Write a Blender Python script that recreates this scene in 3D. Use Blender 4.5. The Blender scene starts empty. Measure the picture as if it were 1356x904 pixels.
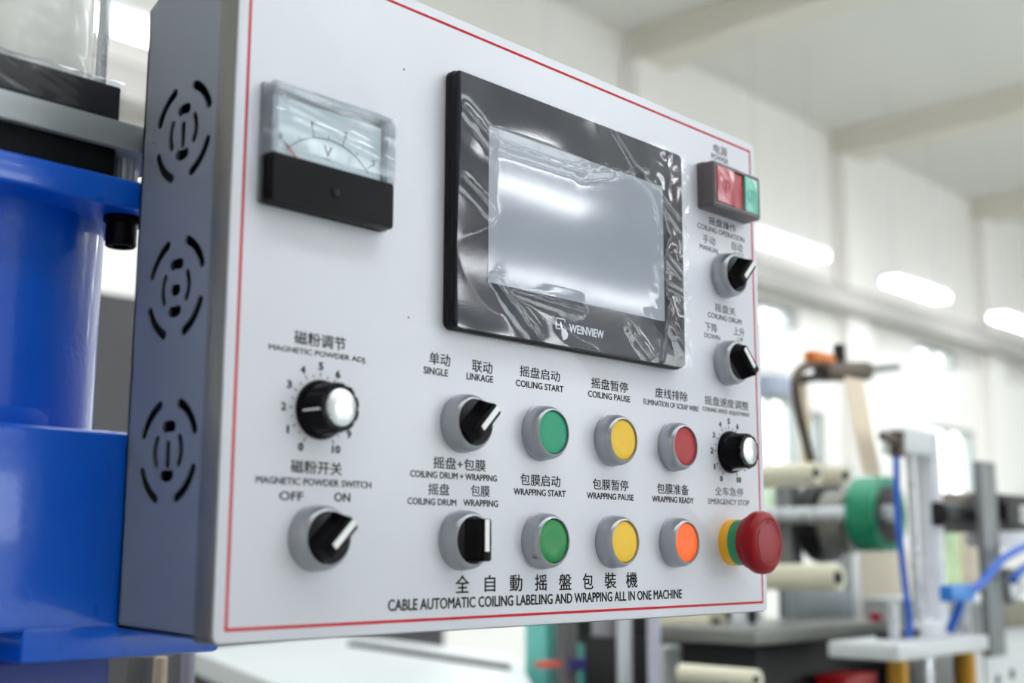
import bpy, bmesh, math, random
from mathutils import Vector, Matrix, noise

SC = bpy.context.scene
COL = SC.collection
PI = math.pi
random.seed(4)

# ------------------------------------------------------------------ camera
F = 1645.3                                  # focal length in pixels of the 1356x904 frame
CAMPOS = Vector((-0.303835, -0.452480, 1.133486))
ROT = Matrix(((0.6872494, -0.7264159, 0.0028697), (0.1218927, 0.1114244, -0.9862691), (0.7161218, 0.6781626, 0.1651211)))                          # rows: image right, image down, forward
cam_data = bpy.data.cameras.new('camera')
cam = bpy.data.objects.new('camera', cam_data)
COL.objects.link(cam)
m3 = Matrix((ROT[0], -ROT[1], -ROT[2])).transposed()
cam.matrix_world = Matrix.Translation(CAMPOS) @ m3.to_4x4()
cam_data.sensor_width = 36.0
cam_data.lens = F / 1356.0 * 36.0
cam_data.clip_start = 0.02
cam_data.dof.use_dof = True
cam_data.dof.focus_distance = 0.70
cam_data.dof.aperture_fstop = 5.3
SC.camera = cam

def at(u, v, y):
    """world point on the vertical plane y = const that the photograph shows at pixel (u, v)"""
    d = ROT.transposed() @ Vector(((u - 678.0) / F, (v - 452.0) / F, 1.0))
    return CAMPOS + d * ((y - CAMPOS.y) / d.y)

# ------------------------------------------------------------------ light and exposure
world = bpy.data.worlds.new('overcast_sky')
SC.world = world
world.use_nodes = True
bg = world.node_tree.nodes['Background']
bg.inputs[0].default_value = (0.95, 0.965, 1.0, 1)
bg.inputs[1].default_value = 3.4
SC.view_settings.view_transform = 'Standard'
SC.view_settings.look = 'None'
SC.view_settings.gamma = 1.0
SC.view_settings.exposure = 0.96
SC.cycles.use_denoising = True
SC.cycles.max_bounces = 10
SC.cycles.diffuse_bounces = 5
SC.cycles.sample_clamp_indirect = 6.0

# ------------------------------------------------------------------ materials
MATS = {}
def lin(c):
    return tuple(((x / 255.0) / 12.92 if x / 255.0 <= 0.04045 else ((x / 255.0 + 0.055) / 1.055) ** 2.4) for x in c)

def mat(name, rgb, rough=0.5, metal=0.0, vary=0.06, scale=30.0, bump=0.0, bscale=400.0, emit=None, coat=0.0, spec=None, stretch=None):
    if name in MATS:
        return MATS[name]
    m = bpy.data.materials.new(name)
    m.use_nodes = True
    nt = m.node_tree; N = nt.nodes; L = nt.links
    p = N['Principled BSDF']
    c = lin(rgb)
    tc = N.new('ShaderNodeTexCoord')
    mp = N.new('ShaderNodeMapping')
    if stretch: mp.inputs['Scale'].default_value = stretch
    L.new(tc.outputs['Object'], mp.inputs[0])
    nz = N.new('ShaderNodeTexNoise'); nz.inputs['Scale'].default_value = scale; nz.inputs['Detail'].default_value = 4
    L.new(mp.outputs[0], nz.inputs['Vector'])
    mx = N.new('ShaderNodeMix'); mx.data_type = 'RGBA'
    mx.inputs['A'].default_value = tuple(x * (1 - vary) for x in c) + (1,)
    mx.inputs['B'].default_value = tuple(min(1, x * (1 + vary)) for x in c) + (1,)
    L.new(nz.outputs[0], mx.inputs['Factor'])
    L.new(mx.outputs['Result'], p.inputs['Base Color'])
    mr = N.new('ShaderNodeMapRange')
    mr.inputs['To Min'].default_value = max(0.02, rough * 0.85); mr.inputs['To Max'].default_value = min(1, rough * 1.15)
    L.new(nz.outputs[0], mr.inputs['Value']); L.new(mr.outputs[0], p.inputs['Roughness'])
    p.inputs['Metallic'].default_value = metal
    if coat: p.inputs['Coat Weight'].default_value = coat; p.inputs['Coat Roughness'].default_value = 0.08
    if spec is not None: p.inputs['Specular IOR Level'].default_value = spec
    if bump:
        n2 = N.new('ShaderNodeTexNoise'); n2.inputs['Scale'].default_value = bscale; n2.inputs['Detail'].default_value = 3
        L.new(mp.outputs[0], n2.inputs['Vector'])
        b = N.new('ShaderNodeBump'); b.inputs['Strength'].default_value = bump; b.inputs['Distance'].default_value = 0.001
        L.new(n2.outputs[0], b.inputs['Height']); L.new(b.outputs[0], p.inputs['Normal'])
    if emit:
        p.inputs['Emission Color'].default_value = lin(emit[0]) + (1,)
        p.inputs['Emission Strength'].default_value = emit[1]
    MATS[name] = m
    return m

def film_mat(name, tint=(1, 1, 1), ior=1.5, rough=0.04, gain=1.6, haze=0.0, bump=0.0, bscale=60.0):
    """thin clear plastic: see-through, mirroring by its angle"""
    m = bpy.data.materials.new(name); m.use_nodes = True
    nt = m.node_tree; N = nt.nodes; L = nt.links
    N.remove(N['Principled BSDF'])
    out = N['Material Output']
    tr = N.new('ShaderNodeBsdfTransparent'); tr.inputs[0].default_value = tint + (1,)
    gl = N.new('ShaderNodeBsdfGlossy'); gl.inputs['Roughness'].default_value = rough
    fr = N.new('ShaderNodeLayerWeight'); fr.inputs['Blend'].default_value = 0.5      # facing = 1 - |cos|
    f0 = ((ior - 1) / (ior + 1)) ** 2
    pw = N.new('ShaderNodeMath'); pw.operation = 'POWER'; pw.inputs[1].default_value = 5
    L.new(fr.outputs['Facing'], pw.inputs[0])
    ma = N.new('ShaderNodeMath'); ma.operation = 'MULTIPLY_ADD'; ma.inputs[1].default_value = 1 - f0; ma.inputs[2].default_value = f0
    L.new(pw.outputs[0], ma.inputs[0])
    mu = N.new('ShaderNodeMath'); mu.operation = 'MULTIPLY'; mu.inputs[1].default_value = gain; mu.use_clamp = True
    mx = N.new('ShaderNodeMixShader')
    tc = N.new('ShaderNodeTexCoord'); nz = N.new('ShaderNodeTexNoise'); nz.inputs['Scale'].default_value = bscale
    L.new(tc.outputs['Object'], nz.inputs['Vector'])
    if bump:
        b = N.new('ShaderNodeBump'); b.inputs['Strength'].default_value = bump; b.inputs['Distance'].default_value = 0.001
        L.new(nz.outputs[0], b.inputs['Height']); L.new(b.outputs[0], gl.inputs['Normal']); L.new(b.outputs[0], fr.inputs['Normal'])
    L.new(ma.outputs[0], mu.inputs[0]); L.new(mu.outputs[0], mx.inputs[0])
    base = tr
    if haze:
        df = N.new('ShaderNodeBsdfDiffuse'); df.inputs[0].default_value = (0.9, 0.92, 0.95, 1)
        m2 = N.new('ShaderNodeMixShader'); m2.inputs[0].default_value = haze
        L.new(tr.outputs[0], m2.inputs[1]); L.new(df.outputs[0], m2.inputs[2]); base = m2
    L.new(base.outputs[0], mx.inputs[1]); L.new(gl.outputs[0], mx.inputs[2])
    L.new(mx.outputs[0], out.inputs['Surface'])
    MATS[name] = m
    return m

# ------------------------------------------------------------------ mesh helpers
def box(bm, a, b, bev=0.0, seg=2):
    a, b = Vector(a), Vector(b)
    lo = Vector(map(min, a, b)); hi = Vector(map(max, a, b))
    r = bmesh.ops.create_cube(bm, size=1.0)
    vs = r['verts']
    for v in vs:
        v.co = Vector(((lo[i] + hi[i]) / 2 + v.co[i] * (hi[i] - lo[i])) for i in range(3))
    if bev:
        es = list({e for v in vs for e in v.link_edges})
        bmesh.ops.bevel(bm, geom=es, offset=bev, segments=seg, profile=0.5, affect='EDGES')
    return vs

def frame_axis(d):
    d = Vector(d).normalized()
    up = Vector((0, 0, 1)) if abs(d.z) < 0.95 else Vector((1, 0, 0))
    x = up.cross(d).normalized(); y = d.cross(x)
    return x, y, d

def lathe(bm, prof, origin=(0, 0, 0), axis=(0, -1, 0), n=48, rad=None):
    """prof: (radius, distance along axis); closes to a pole where the radius is 0"""
    o = Vector(origin); x, y, d = frame_axis(axis)
    rings = []
    for r, h in prof:
        if r <= 1e-7:
            rings.append([bm.verts.new(o + d * h)])
        else:
            rings.append([bm.verts.new(o + d * h + (x * math.cos(a) + y * math.sin(a)) * (r * (rad(a, r, h) if rad else 1)))
                          for a in (2 * PI * k / n for k in range(n))])
    for A, B in zip(rings, rings[1:]):
        for k in range(n):
            j = (k + 1) % n
            if len(A) == 1 and len(B) == 1: continue
            if len(A) == 1: f = (A[0], B[k], B[j])
            elif len(B) == 1: f = (A[k], B[0], A[j])
            else: f = (A[k], B[k], B[j], A[j])
            try: bm.faces.new(f)
            except ValueError: pass

def cyl(bm, p0, p1, r, n=32, bev=0.0):
    p0, p1 = Vector(p0), Vector(p1); h = (p1 - p0).length
    b = min(bev, r * 0.5)
    prof = [(0, 0), (r - b, 0), (r, b), (r, h - b), (r - b, h), (0, h)] if b else [(0, 0), (r, 0), (r, h), (0, h)]
    lathe(bm, prof, p0, p1 - p0, n)

def pipe(bm, p0, p1, r, ri, n=32):
    p0, p1 = Vector(p0), Vector(p1); h = (p1 - p0).length
    lathe(bm, [(ri, 0), (r, 0), (r, h), (ri, h), (ri, 0)], p0, p1 - p0, n)

def tube(bm, pts, r, n=12):
    pts = [Vector(p) for p in pts]
    P = []
    for i in range(len(pts) - 1):
        a = pts[max(i - 1, 0)]; b = pts[i]; c = pts[i + 1]; d = pts[min(i + 2, len(pts) - 1)]
        for k in range(6):
            t = k / 6
            P.append(0.5 * ((2 * b) + (c - a) * t + (2 * a - 5 * b + 4 * c - d) * t * t + (3 * b - a - 3 * c + d) * t ** 3))
    P.append(pts[-1])
    rings = []
    x = None
    for i, p in enumerate(P):
        d = (P[min(i + 1, len(P) - 1)] - P[max(i - 1, 0)]).normalized()
        if x is None: x = frame_axis(d)[0]
        x = (x - d * x.dot(d)).normalized(); y = d.cross(x)
        rings.append([bm.verts.new(p + (x * math.cos(2 * PI * k / n) + y * math.sin(2 * PI * k / n)) * r) for k in range(n)])
    for A, B in zip(rings, rings[1:]):
        for k in range(n):
            bm.faces.new((A[k], B[k], B[(k + 1) % n], A[(k + 1) % n]))
    bm.faces.new(rings[0]); bm.faces.new(rings[-1][::-1])

def prism(bm, poly, y0, y1):
    """poly of (x, z), pushed from y0 to y1"""
    A = [bm.verts.new((x, y0, z)) for x, z in poly]; B = [bm.verts.new((x, y1, z)) for x, z in poly]
    n = len(poly)
    bm.faces.new(A); bm.faces.new(B[::-1])
    for k in range(n): bm.faces.new((A[k], B[k], B[(k + 1) % n], A[(k + 1) % n]))

def rrect(cx, cz, w, h, r, n=6):
    out = []
    for sx, sz, a0 in ((1, 1, 0), (-1, 1, 90), (-1, -1, 180), (1, -1, 270)):
        for k in range(n + 1):
            a = math.radians(a0 + 90 * k / n)
            out.append((cx + sx * (w / 2 - r) + r * math.cos(a), cz + sz * (h / 2 - r) + r * math.sin(a)))
    return out

def loft(bm, loops, cap0=True, cap1=True):
    rs = [[bm.verts.new(p) for p in lp] for lp in loops]
    n = len(rs[0])
    for A, B in zip(rs, rs[1:]):
        for k in range(n): bm.faces.new((A[k], B[k], B[(k + 1) % n], A[(k + 1) % n]))
    if cap0: bm.faces.new(rs[0][::-1])
    if cap1: bm.faces.new(rs[-1])

def obj(name, bm, m, parent=None, loc=(0, 0, 0), smooth=40, label=None):
    """links a bmesh as one object; its coordinates are relative to loc, loc is relative to the parent"""
    bmesh.ops.recalc_face_normals(bm, faces=bm.faces)
    me = bpy.data.meshes.new(name); bm.to_mesh(me); bm.free()
    if m: me.materials.append(m)
    if smooth:
        me.shade_smooth()
        me.set_sharp_from_angle(angle=math.radians(smooth))
    o = bpy.data.objects.new(name, me); COL.objects.link(o)
    o.location = loc
    if parent: o.parent = parent
    if label: o['label'] = label
    return o

def wobj(name, bm, m, parent=None, smooth=40, label=None):
    """bm in world coordinates; the origin goes to the mesh's foot (or the parent's frame)"""
    if parent is None:
        lo = Vector(min(v.co[i] for v in bm.verts) for i in range(3)); hi = Vector(max(v.co[i] for v in bm.verts) for i in range(3))
        o = Vector(((lo.x + hi.x) / 2, (lo.y + hi.y) / 2, lo.z))
        bmesh.ops.translate(bm, verts=bm.verts, vec=-o)
        return obj(name, bm, m, None, o, smooth, label)
    off = Vector(parent.location)
    if parent.parent: off = off + Vector(parent.parent.location)
    bmesh.ops.translate(bm, verts=bm.verts, vec=-off)
    return obj(name, bm, m, parent, (0, 0, 0), smooth, label)

def thing(name, label, cat, loc, group=None):
    o = bpy.data.objects.new(name, None); COL.objects.link(o)
    o.empty_display_size = 0.02
    o.location = loc
    return tag(o, label, cat, group)

def part_empty(name, parent, loc, label=None):
    o = bpy.data.objects.new(name, None); COL.objects.link(o); o.empty_display_size = 0.01
    o.parent = parent; o.location = loc
    if label: o['label'] = label
    return o

def tag(o, label, cat, group=None):
    o['label'] = label; o['category'] = cat
    if group: o['group'] = group
    return o

def struct(o):
    o['kind'] = 'structure'; return o

def B(*boxes, bev=0.0):
    bm = bmesh.new()
    for a, b in boxes: box(bm, a, b, bev)
    return bm

def text_mesh(body, m, name, parent, x0, x1, z0, h, y, bold=0.0, label=None):
    """a line of print on the plane y, fitted between x0 and x1, its height h above z0 (parent frame)"""
    c = bpy.data.curves.new('print', 'FONT'); c.body = body; c.size = 1.0; c.resolution_u = 3
    c.extrude = 0.002
    t = bpy.data.objects.new('print', c); COL.objects.link(t)
    bpy.context.view_layer.update()
    me = bpy.data.meshes.new_from_object(t)
    bpy.data.objects.remove(t); bpy.data.curves.remove(c)
    xs = [v.co.x for v in me.vertices]; ys = [v.co.y for v in me.vertices]
    ax, bx, ay, by = min(xs), max(xs), min(ys), max(ys)
    sx = (x1 - x0) / (bx - ax); sy = h / (by - ay)
    w = (x1 - x0)
    for v in me.vertices:
        v.co = Vector(((v.co.x - ax) * sx - w / 2, -v.co.z * 0.02, (v.co.y - ay) * sy))
    me.materials.clear(); me.materials.append(m)
    if bold > 0:                                     # heavier strokes: the same outline laid side by side
        bm = bmesh.new(); d = h * bold * 1.6
        for k_, (dx, dz) in enumerate(((-d, 0), (d, 0), (0, d * .7), (0, -d * .7))):
            n0 = len(bm.verts); bm.from_mesh(me); bm.verts.ensure_lookup_table()
            bmesh.ops.translate(bm, verts=bm.verts[n0:], vec=(dx, -.000006 * k_, dz))
        bm.to_mesh(me); bm.free()
    o = bpy.data.objects.new(name, me); COL.objects.link(o)
    o.location = ((x0 + x1) / 2, y, z0); o.parent = parent
    if label: o['label'] = label
    return o

# palette
M_face = mat('white_printed_panel', (222, 221, 232), 0.32, 0, 0.015, 8, 0.04, 900)
M_shell = mat('grey_painted_steel', (134, 138, 150), 0.4, 0.1, 0.04, 25, 0.15, 700)
M_edge = mat('grey_door_edge', (128, 126, 122), 0.35, 0.4, 0.05, 25)
M_red = mat('red_print', (196, 6, 32), 0.5, spec=.2)
M_ink = mat('black_print', (16, 16, 22), 0.6, spec=.15)
M_ink2 = mat('grey_black_print', (40, 40, 50), 0.6, spec=.15)
M_bezel = mat('satin_silver_bezel', (168, 169, 177), 0.3, 0.7, 0.03, 60)
M_black = mat('black_plastic', (12, 12, 15), 0.36, 0, 0.1, 60, 0.1, 1500, spec=.25)
M_blackgl = mat('gloss_black_plastic', (5, 5, 8), 0.26, 0, 0.1, 60, spec=.12)
M_white = mat('white_plastic', (238, 238, 240), 0.4, 0, 0.02)
M_chrome = mat('spun_aluminium', (222, 223, 228), 0.28, 0.9, 0.06, 90)
M_green1 = mat('teal_green_cap', (0, 150, 112), 0.34, 0, 0.05, 80, spec=.25)
M_green2 = mat('deep_green_cap', (0, 130, 56), 0.28, 0, 0.05, 80, spec=.25)
M_yel = mat('yellow_cap', (240, 192, 40), 0.35, 0, 0.07, 90, spec=.25)
M_redcap = mat('red_cap', (170, 4, 26), 0.32, 0, 0.06, 80, spec=.25)
M_orange = mat('orange_lit_cap', (245, 92, 0), 0.32, 0, 0.04, 60, spec=.25, emit=((255, 110, 0), 0.12))
M_blue = mat('blue_machine_enamel', (0, 92, 218), 0.28, 0, 0.07, 14, 0.25, 260, coat=0.4)
M_steel = mat('bright_steel', (206, 208, 214), 0.28, 0.4, 0.05, 60)
M_grey = mat('grey_machined_plate', (166, 170, 174), 0.42, 0.4, 0.05, 50, 0.15, 900)
M_dark = mat('dark_grey_casting', (52, 52, 56), 0.5, 0.1, 0.12, 20)
M_lgrey = mat('pale_grey_paint', (212, 214, 216), 0.45, 0, 0.04, 10)
M_cream = mat('cream_roller_rubber', (226, 219, 196), 0.5, 0, 0.03, 20)
M_teal = mat('teal_paint', (110, 196, 188), 0.45, 0, 0.04, 10)
M_hose = mat('blue_air_hose', (20, 92, 200), 0.35, 0, 0.05, 30)
M_clear = film_mat('clear_plastic_film', (0.97, 0.98, 1.0), 1.5, 0.05, 1.8, 0.0)
M_cover = film_mat('clear_meter_cover', (0.97, 0.98, 0.99), 1.5, 0.06, 1.1, 0.06)
M_cover_edge = film_mat('clear_cover_rim', (0.72, 0.74, 0.78), 1.5, 0.1, 1.6, 0.12)

# ------------------------------------------------------------------ the hall
M_ceil = mat('ceiling_paint', (222, 219, 214), 0.8, 0, 0.03, 1.0)
M_wall = mat('white_wall_paint', (240, 236, 232), 0.75, 0, 0.02, 1.2)
M_floor = mat('grey_green_floor_paint', (165, 170, 166), 0.3, 0, 0.1, 1.5)
M_beam = mat('beige_painted_concrete', (222, 215, 206), 0.75, 0, 0.03, 2)
M_rail = mat('grey_rail_paint', (176, 172, 168), 0.6, 0, 0.04, 2)
M_tube = mat('fluorescent_tube', (255, 255, 255), 0.4, emit=((248, 251, 255), 9.0))
M_frame = mat('aluminium_window_frame', (150, 156, 160), 0.4, 0.5)
M_glass = film_mat('window_glass', (0.95, 0.98, 0.97), 1.45, 0.02, 1.0)

XL, XR, YF, YB, ZC = -5.0, 30.0, -12.0, 6.5, 6.0
struct(obj('floor', B(((XL, YF, -0.1), (XR, YB + .3, 0))), M_floor, smooth=0))
ADDED_SKYLIGHTS = [(1.0, 15.0, -6.6, -5.2), (-2.5, 13.0, -3.4, -2.0), (-4.0, 24.0, 1.0, 3.0)]           # unseen glazed roof strips, added to brighten the hall
bm = bmesh.new(); yy = YF - .3
for a, b, c, d in ADDED_SKYLIGHTS:
    box(bm, (XL - .3, yy, ZC), (XR + .3, c, ZC + .2)); box(bm, (XL - .3, c, ZC), (a, d, ZC + .2)); box(bm, (b, c, ZC), (XR + .3, d, ZC + .2)); yy = d
box(bm, (XL - .3, yy, ZC), (XR + .3, YB + .3, ZC + .2))
struct(obj('ceiling', bm, M_ceil, smooth=0))

def wall_with_openings(name, x0, x1, y0, y1, z0, z1, wins):
    """wall running along x; wins = (x0, x1, z0, z1)"""
    bm = bmesh.new()
    xs = sorted({x0, x1, *[w[0] for w in wins], *[w[1] for w in wins]})
    for a, b in zip(xs, xs[1:]):
        mid = (a + b) / 2
        col = sorted([(w[2], w[3]) for w in wins if w[0] <= mid <= w[1]])
        z = z0
        for p, q in col:
            box(bm, (a, y0, z), (b, y1, p)); z = q
        box(bm, (a, y0, z), (b, y1, z1))
    return struct(obj(name, bm, M_wall, smooth=0))

back_w = [(10.6, 11.55, 0.75, 2.75), (11.8, 12.1, 0.75, 2.65), (14.75, 16.1, 0.6, 2.72), (18.4, 19.8, 0.6, 2.72), (6.0, 7.4, 0.75, 2.7), (2.0, 3.2, 0.75, 2.0)]
clere = [(10.2, 11.6, 3.5, 3.74), (14.5, 15.7, 3.5, 3.74), (18.6, 19.9, 3.5, 3.74)]
wall_with_openings('wall_back', XL, XR, YB, YB + 0.25, 0, ZC, [(a, b, c, d) for a, b, c, d in back_w] + clere)
front_w = [(x, x + 4.6, 0.7, 3.9) for x in (5.6, 10.8, 16.0, 21.2)]
wall_with_openings('wall_front', XL, XR, YF - 0.25, YF, 0, ZC, front_w)
struct(obj('wall_left', B(((XL - .25, YF, 0), (XL, YB, ZC))), M_wall, smooth=0))
struct(obj('wall_right', B(((XR, YF, 0), (XR + .25, YB, ZC))), M_wall, smooth=0))
def window(n, x0, x1, z0, z1, y, div=2):
    bm = bmesh.new(); t = 0.05
    for a, b in (((x0, y, z0), (x1, y + .08, z0 + t)), ((x0, y, z1 - t), (x1, y + .08, z1)), ((x0, y, z0 + t), (x0 + t, y + .08, z1 - t)), ((x1 - t, y, z0 + t), (x1, y + .08, z1 - t))): box(bm, a, b)
    for k in range(1, div):
        x = x0 + (x1 - x0) * k / div
        box(bm, (x - t / 2, y, z0 + t), (x + t / 2, y + .08, z1 - t))
    w = struct(wobj('window_%d' % n, bm, M_frame, smooth=0))
    g = wobj('pane', B(((x0 + t, y + .036, z0 + t), (x1 - t, y + .042, z1 - t))), M_glass, w, smooth=0)
for k, (a, b, c, d) in enumerate(ADDED_SKYLIGHTS):  # frames and panes of the added skylights, out of view
    r_ = struct(wobj('window_%d' % (60 + k), B(*[((a + (b - a) * q / 8 - .02, c, ZC + .05), (a + (b - a) * q / 8 + .02, d, ZC + .1)) for q in range(9)]), M_frame, smooth=0))
    wobj('pane', B(((a, c, ZC + .10), (b, d, ZC + .11))), M_glass, r_, smooth=0)
n = 1
for a, b, c, d in back_w: window(n, a, b, c, d, YB + 0.06, 1 if b - a < .5 else 2); n += 1
for a, b, c, d in clere: window(n, a, b, c, d, YB + 0.06, 2); n += 1
for a, b, c, d in front_w: window(n, a, b, c, d, YF - 0.15, 4); n += 1
# concrete beams across the hall, pilasters on the back wall and the long crane rail under the lamps
for k, x in enumerate((1.0, 4.9, 8.8, 12.7, 16.6, 20.5, 24.4)):
    struct(wobj('trim_%d' % (k + 1), B(((x - .2, YF, ZC - .3), (x + .2, YB, ZC))), M_beam, smooth=0))
    struct(wobj('trim_%d' % (k + 21), B(((x - .25, YB - .18, 0), (x + .25, YB, ZC - .3))), M_wall, smooth=0))
struct(wobj('trim_40', B(((XL, YB - .42, 3.78), (XR, YB - .18, 3.98)), ((XL, YB - .34, 3.98), (XR, YB - .18, 4.04))), M_rail, smooth=0))

LZ = 3.9
# ceiling lamps: one is built, the others are copies
def make_lamp():
    t = thing('tube_lamp', 'x', 'lamp', (0, 0, 0))
    bm = bmesh.new(); box(bm, (-.64, -.11, .0), (.64, .11, .05), .01); obj('lamp_housing', bm, M_white, t)
    for s in (-.055, .055):
        bm = bmesh.new(); cyl(bm, (-.6, s, -.035), (.6, s, -.035), .03, 12); obj('lamp_tube', bm, M_tube, t)
    for s in (-.5, .5):
        bm = bmesh.new(); cyl(bm, (s, 0, .05), (s, 0, ZC - LZ), .006, 8); obj('suspension_rod', bm, M_steel, t)
    return t
lamp0 = make_lamp(); first = True
def place_lamp(x, y, label, group):
    global first
    if first:
        r = lamp0; first = False
    else:
        r = lamp0.copy(); COL.objects.link(r)
        for ch in lamp0.children:
            c = ch.copy(); COL.objects.link(c); c.parent = r
    r.location = (x, y, LZ); tag(r, label, 'lamp', group)
g = 'tube lamps along the back wall'
place_lamp(9.44, 5.33, 'bright tube lamp just right of the red power switch', g)
place_lamp(12.07, 5.33, 'bright tube lamp in the middle of the hall, right of the cabinet', g)
place_lamp(14.76, 5.33, 'bright tube lamp at the right edge of the photo', g)
place_lamp(2.95, 5.33, 'bright tube lamp between the steel rod and the cabinet', g)
place_lamp(6.65, 5.33, 'tube lamp hidden behind the cabinet', g)
for k, (x, y) in enumerate([(6.7, -5.9), (4.0, -5.9), (9.4, -5.9), (12.1, -5.9), (7.7, -8.0), (9.05, -8.0), (10.4, -8.0), (13.0, -8.0), (1.3, -5.9), (5.2, -4.75)]):
    place_lamp(x, y, 'tube lamp number %s over the hall behind the camera' % ('one two three four five six seven eight nine ten'.split()[k]), 'tube lamps behind the camera')

# ------------------------------------------------------------------ control cabinet
BX, BZ = -0.0065, 1.0939
W, HH = 0.4255, 0.3195
cab = thing('control_cabinet', 'white faced control cabinet with voltmeter, touch screen, push buttons and vented grey side', 'control cabinet', (BX + W / 2, 0.04, BZ))
def cw(name, bm, m, label=None, smooth=40): return wobj(name, bm, m, cab, smooth, label)
# door: tray with rounded front edge
bm = bmesh.new()
def rr3(inset, y, r=0.003):
    return [(x, y, z) for x, z in rrect(BX + W / 2, BZ + HH / 2, W - 2 * inset, HH - 2 * inset, r)]
loft(bm, [rr3(0, 0.0135), rr3(0, 0.0012), rr3(0.0004, 0.0004), rr3(0.0012, 0.0)])
cw('door', bm, M_edge)
bm = bmesh.new()
loft(bm, [rr3(0.0006, -0.0000, .0035), rr3(0.0006, -0.0006, .0035), rr3(0.001, -0.0008, .003)])
cw('face_sheet', bm, M_face, 'white printed face sheet')
# shell: back, top, bottom, right and the vented left side
DY = 0.0762
z_tr, z_br = 1.3955, 1.0980
z_tf, z_bf = 1.4115, 1.0962
def slab(pts_outer, thick_dir):
    bm = bmesh.new(); d = Vector(thick_dir)
    A = [bm.verts.new(p) for p in pts_outer]; Bv = [bm.verts.new(Vector(p) + d) for p in pts_outer]
    n = len(A); bm.faces.new(A); bm.faces.new(Bv[::-1])
    for k in range(n): bm.faces.new((A[k], Bv[k], Bv[(k + 1) % n], A[(k + 1) % n]))
    return bm
xl, xr = BX, BX + W
y0 = 0.0135
cw('shell_back', slab([(xl, DY, z_br), (xr, DY, z_br), (xr, DY, z_tr), (xl, DY, z_tr)], (0, -.0015, 0)), M_shell, smooth=0)
cw('shell_top', slab([(xl, y0, z_tf), (xr, y0, z_tf), (xr, .058, 1.405), (xl, .058, 1.405)], (0, 0, -.0015)), M_shell, smooth=0)
cw('shell_top', slab([(xl, .058, 1.405), (xr, .058, 1.405), (xr, DY, z_tr), (xl, DY, z_tr)], (0, 0, -.0015)), M_shell, smooth=0)
cw('shell_bottom', slab([(xl, y0, z_bf), (xr, y0, z_bf), (xr, DY, z_br), (xl, DY, z_br)], (0, 0, .0015)), M_shell, smooth=0)
cw('shell_right_side', slab([(xr, y0, z_bf), (xr, y0, z_tf), (xr, .058, 1.405), (xr, DY, z_tr), (xr, DY, z_br)], (-.0015, 0, 0)), M_shell, smooth=0)
# left side: a filled curve with real slots cut through
cv = bpy.data.curves.new('side', 'CURVE'); cv.dimensions = '2D'; cv.fill_mode = 'BOTH'; cv.extrude = 0.0004
def spl(pts):
    s = cv.splines.new('POLY'); s.points.add(len(pts) - 1); s.use_cyclic_u = True
    for p, (a, b) in zip(s.points, pts): p.co = (a, b, 0, 1)
def arc_slot(cy, cz, r, a0, a1, w, n=10):
    """angles from up, clockwise seen from outside (towards +y is image left)"""
    pts = []
    dirv = lambda a, rr: (cy + rr * math.sin(math.radians(a)), cz + rr * math.cos(math.radians(a)))
    for k in range(n + 1): pts.append(dirv(a0 + (a1 - a0) * k / n, r + w / 2))
    ex = dirv(a1, r); tx, tz = math.cos(math.radians(a1)), -math.sin(math.radians(a1)); rx, rz = math.sin(math.radians(a1)), math.cos(math.radians(a1))
    for k in range(1, 6):
        t = PI * k / 6; pts.append((ex[0] + w / 2 * (math.cos(t) * rx + math.sin(t) * tx), ex[1] + w / 2 * (math.cos(t) * rz + math.sin(t) * tz)))
    for k in range(n + 1): pts.append(dirv(a1 + (a0 - a1) * k / n, r - w / 2))
    ex = dirv(a0, r); tx, tz = -math.cos(math.radians(a0)), math.sin(math.radians(a0)); rx, rz = -math.sin(math.radians(a0)), -math.cos(math.radians(a0))
    for k in range(1, 6):
        t = PI * k / 6; pts.append((ex[0] + w / 2 * (math.cos(t) * rx + math.sin(t) * tx), ex[1] + w / 2 * (math.cos(t) * rz + math.sin(t) * tz)))
    return pts
def slot(cy, cz, w, h):
    return rrect(cy, cz, w, h, min(w, h) / 2 - 1e-5, 5)
spl([(y0, z_bf), (DY, z_br), (DY, z_tr - .003), (DY - .003, z_tr), (.058, 1.405), (y0, z_tf)])
for cz, kind in ((1.3250, 0), (1.2508, 1), (1.1764, 2)):
    cy = 0.0405
    for q in range(4): spl(arc_slot(cy, cz, 0.0225, 90 * q + 22, 90 * q + 68, 0.0046))
    for q in range(4):
        if q in (0, 2): spl(arc_slot(cy, cz, 0.0112, 90 * q - 16, 90 * q + 15, 0.0052))
        else: spl(arc_slot(cy, cz, 0.0108, 90 * q - 32, 90 * q + 32, 0.0036))
    spl(slot(cy, cz - .001, 0.0080, 0.0056) if kind == 1 else slot(cy, cz - .0015, 0.0038, 0.0130))
so = bpy.data.objects.new('side', cv); COL.objects.link(so); bpy.context.view_layer.update()
me = bpy.data.meshes.new_from_object(so); bpy.data.objects.remove(so)
for v in me.vertices: v.co = Vector((v.co.z + BX + .0004, v.co.x, v.co.y))
bm = bmesh.new(); bm.from_mesh(me); cw('vented_side_plate', bm, M_shell, 'grey side plate with three slotted ring vents', smooth=0)
cw('inside_shade_sheet', slab([(0.012, y0 + .002, 1.105), (0.012, y0 + .002, 1.39), (0.012, DY - .003, 1.385), (0.012, DY - .003, 1.105)], (.002, 0, 0)), mat('cabinet_inside_shade', (14, 15, 20), .8), smooth=0)  # near-black sheet stands in for the unlit cabinet inside behind the vents
bm = bmesh.new(); p = at(392, 851, 0.03); lathe(bm, [(0, .0025), (.0045, .002), (.006, -.0015), (.006, -.004), (0, -.004)], (p.x, .03, 1.0945), (0, 0, -1), 24)
cw('bottom_screw', bm, M_black)
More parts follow.
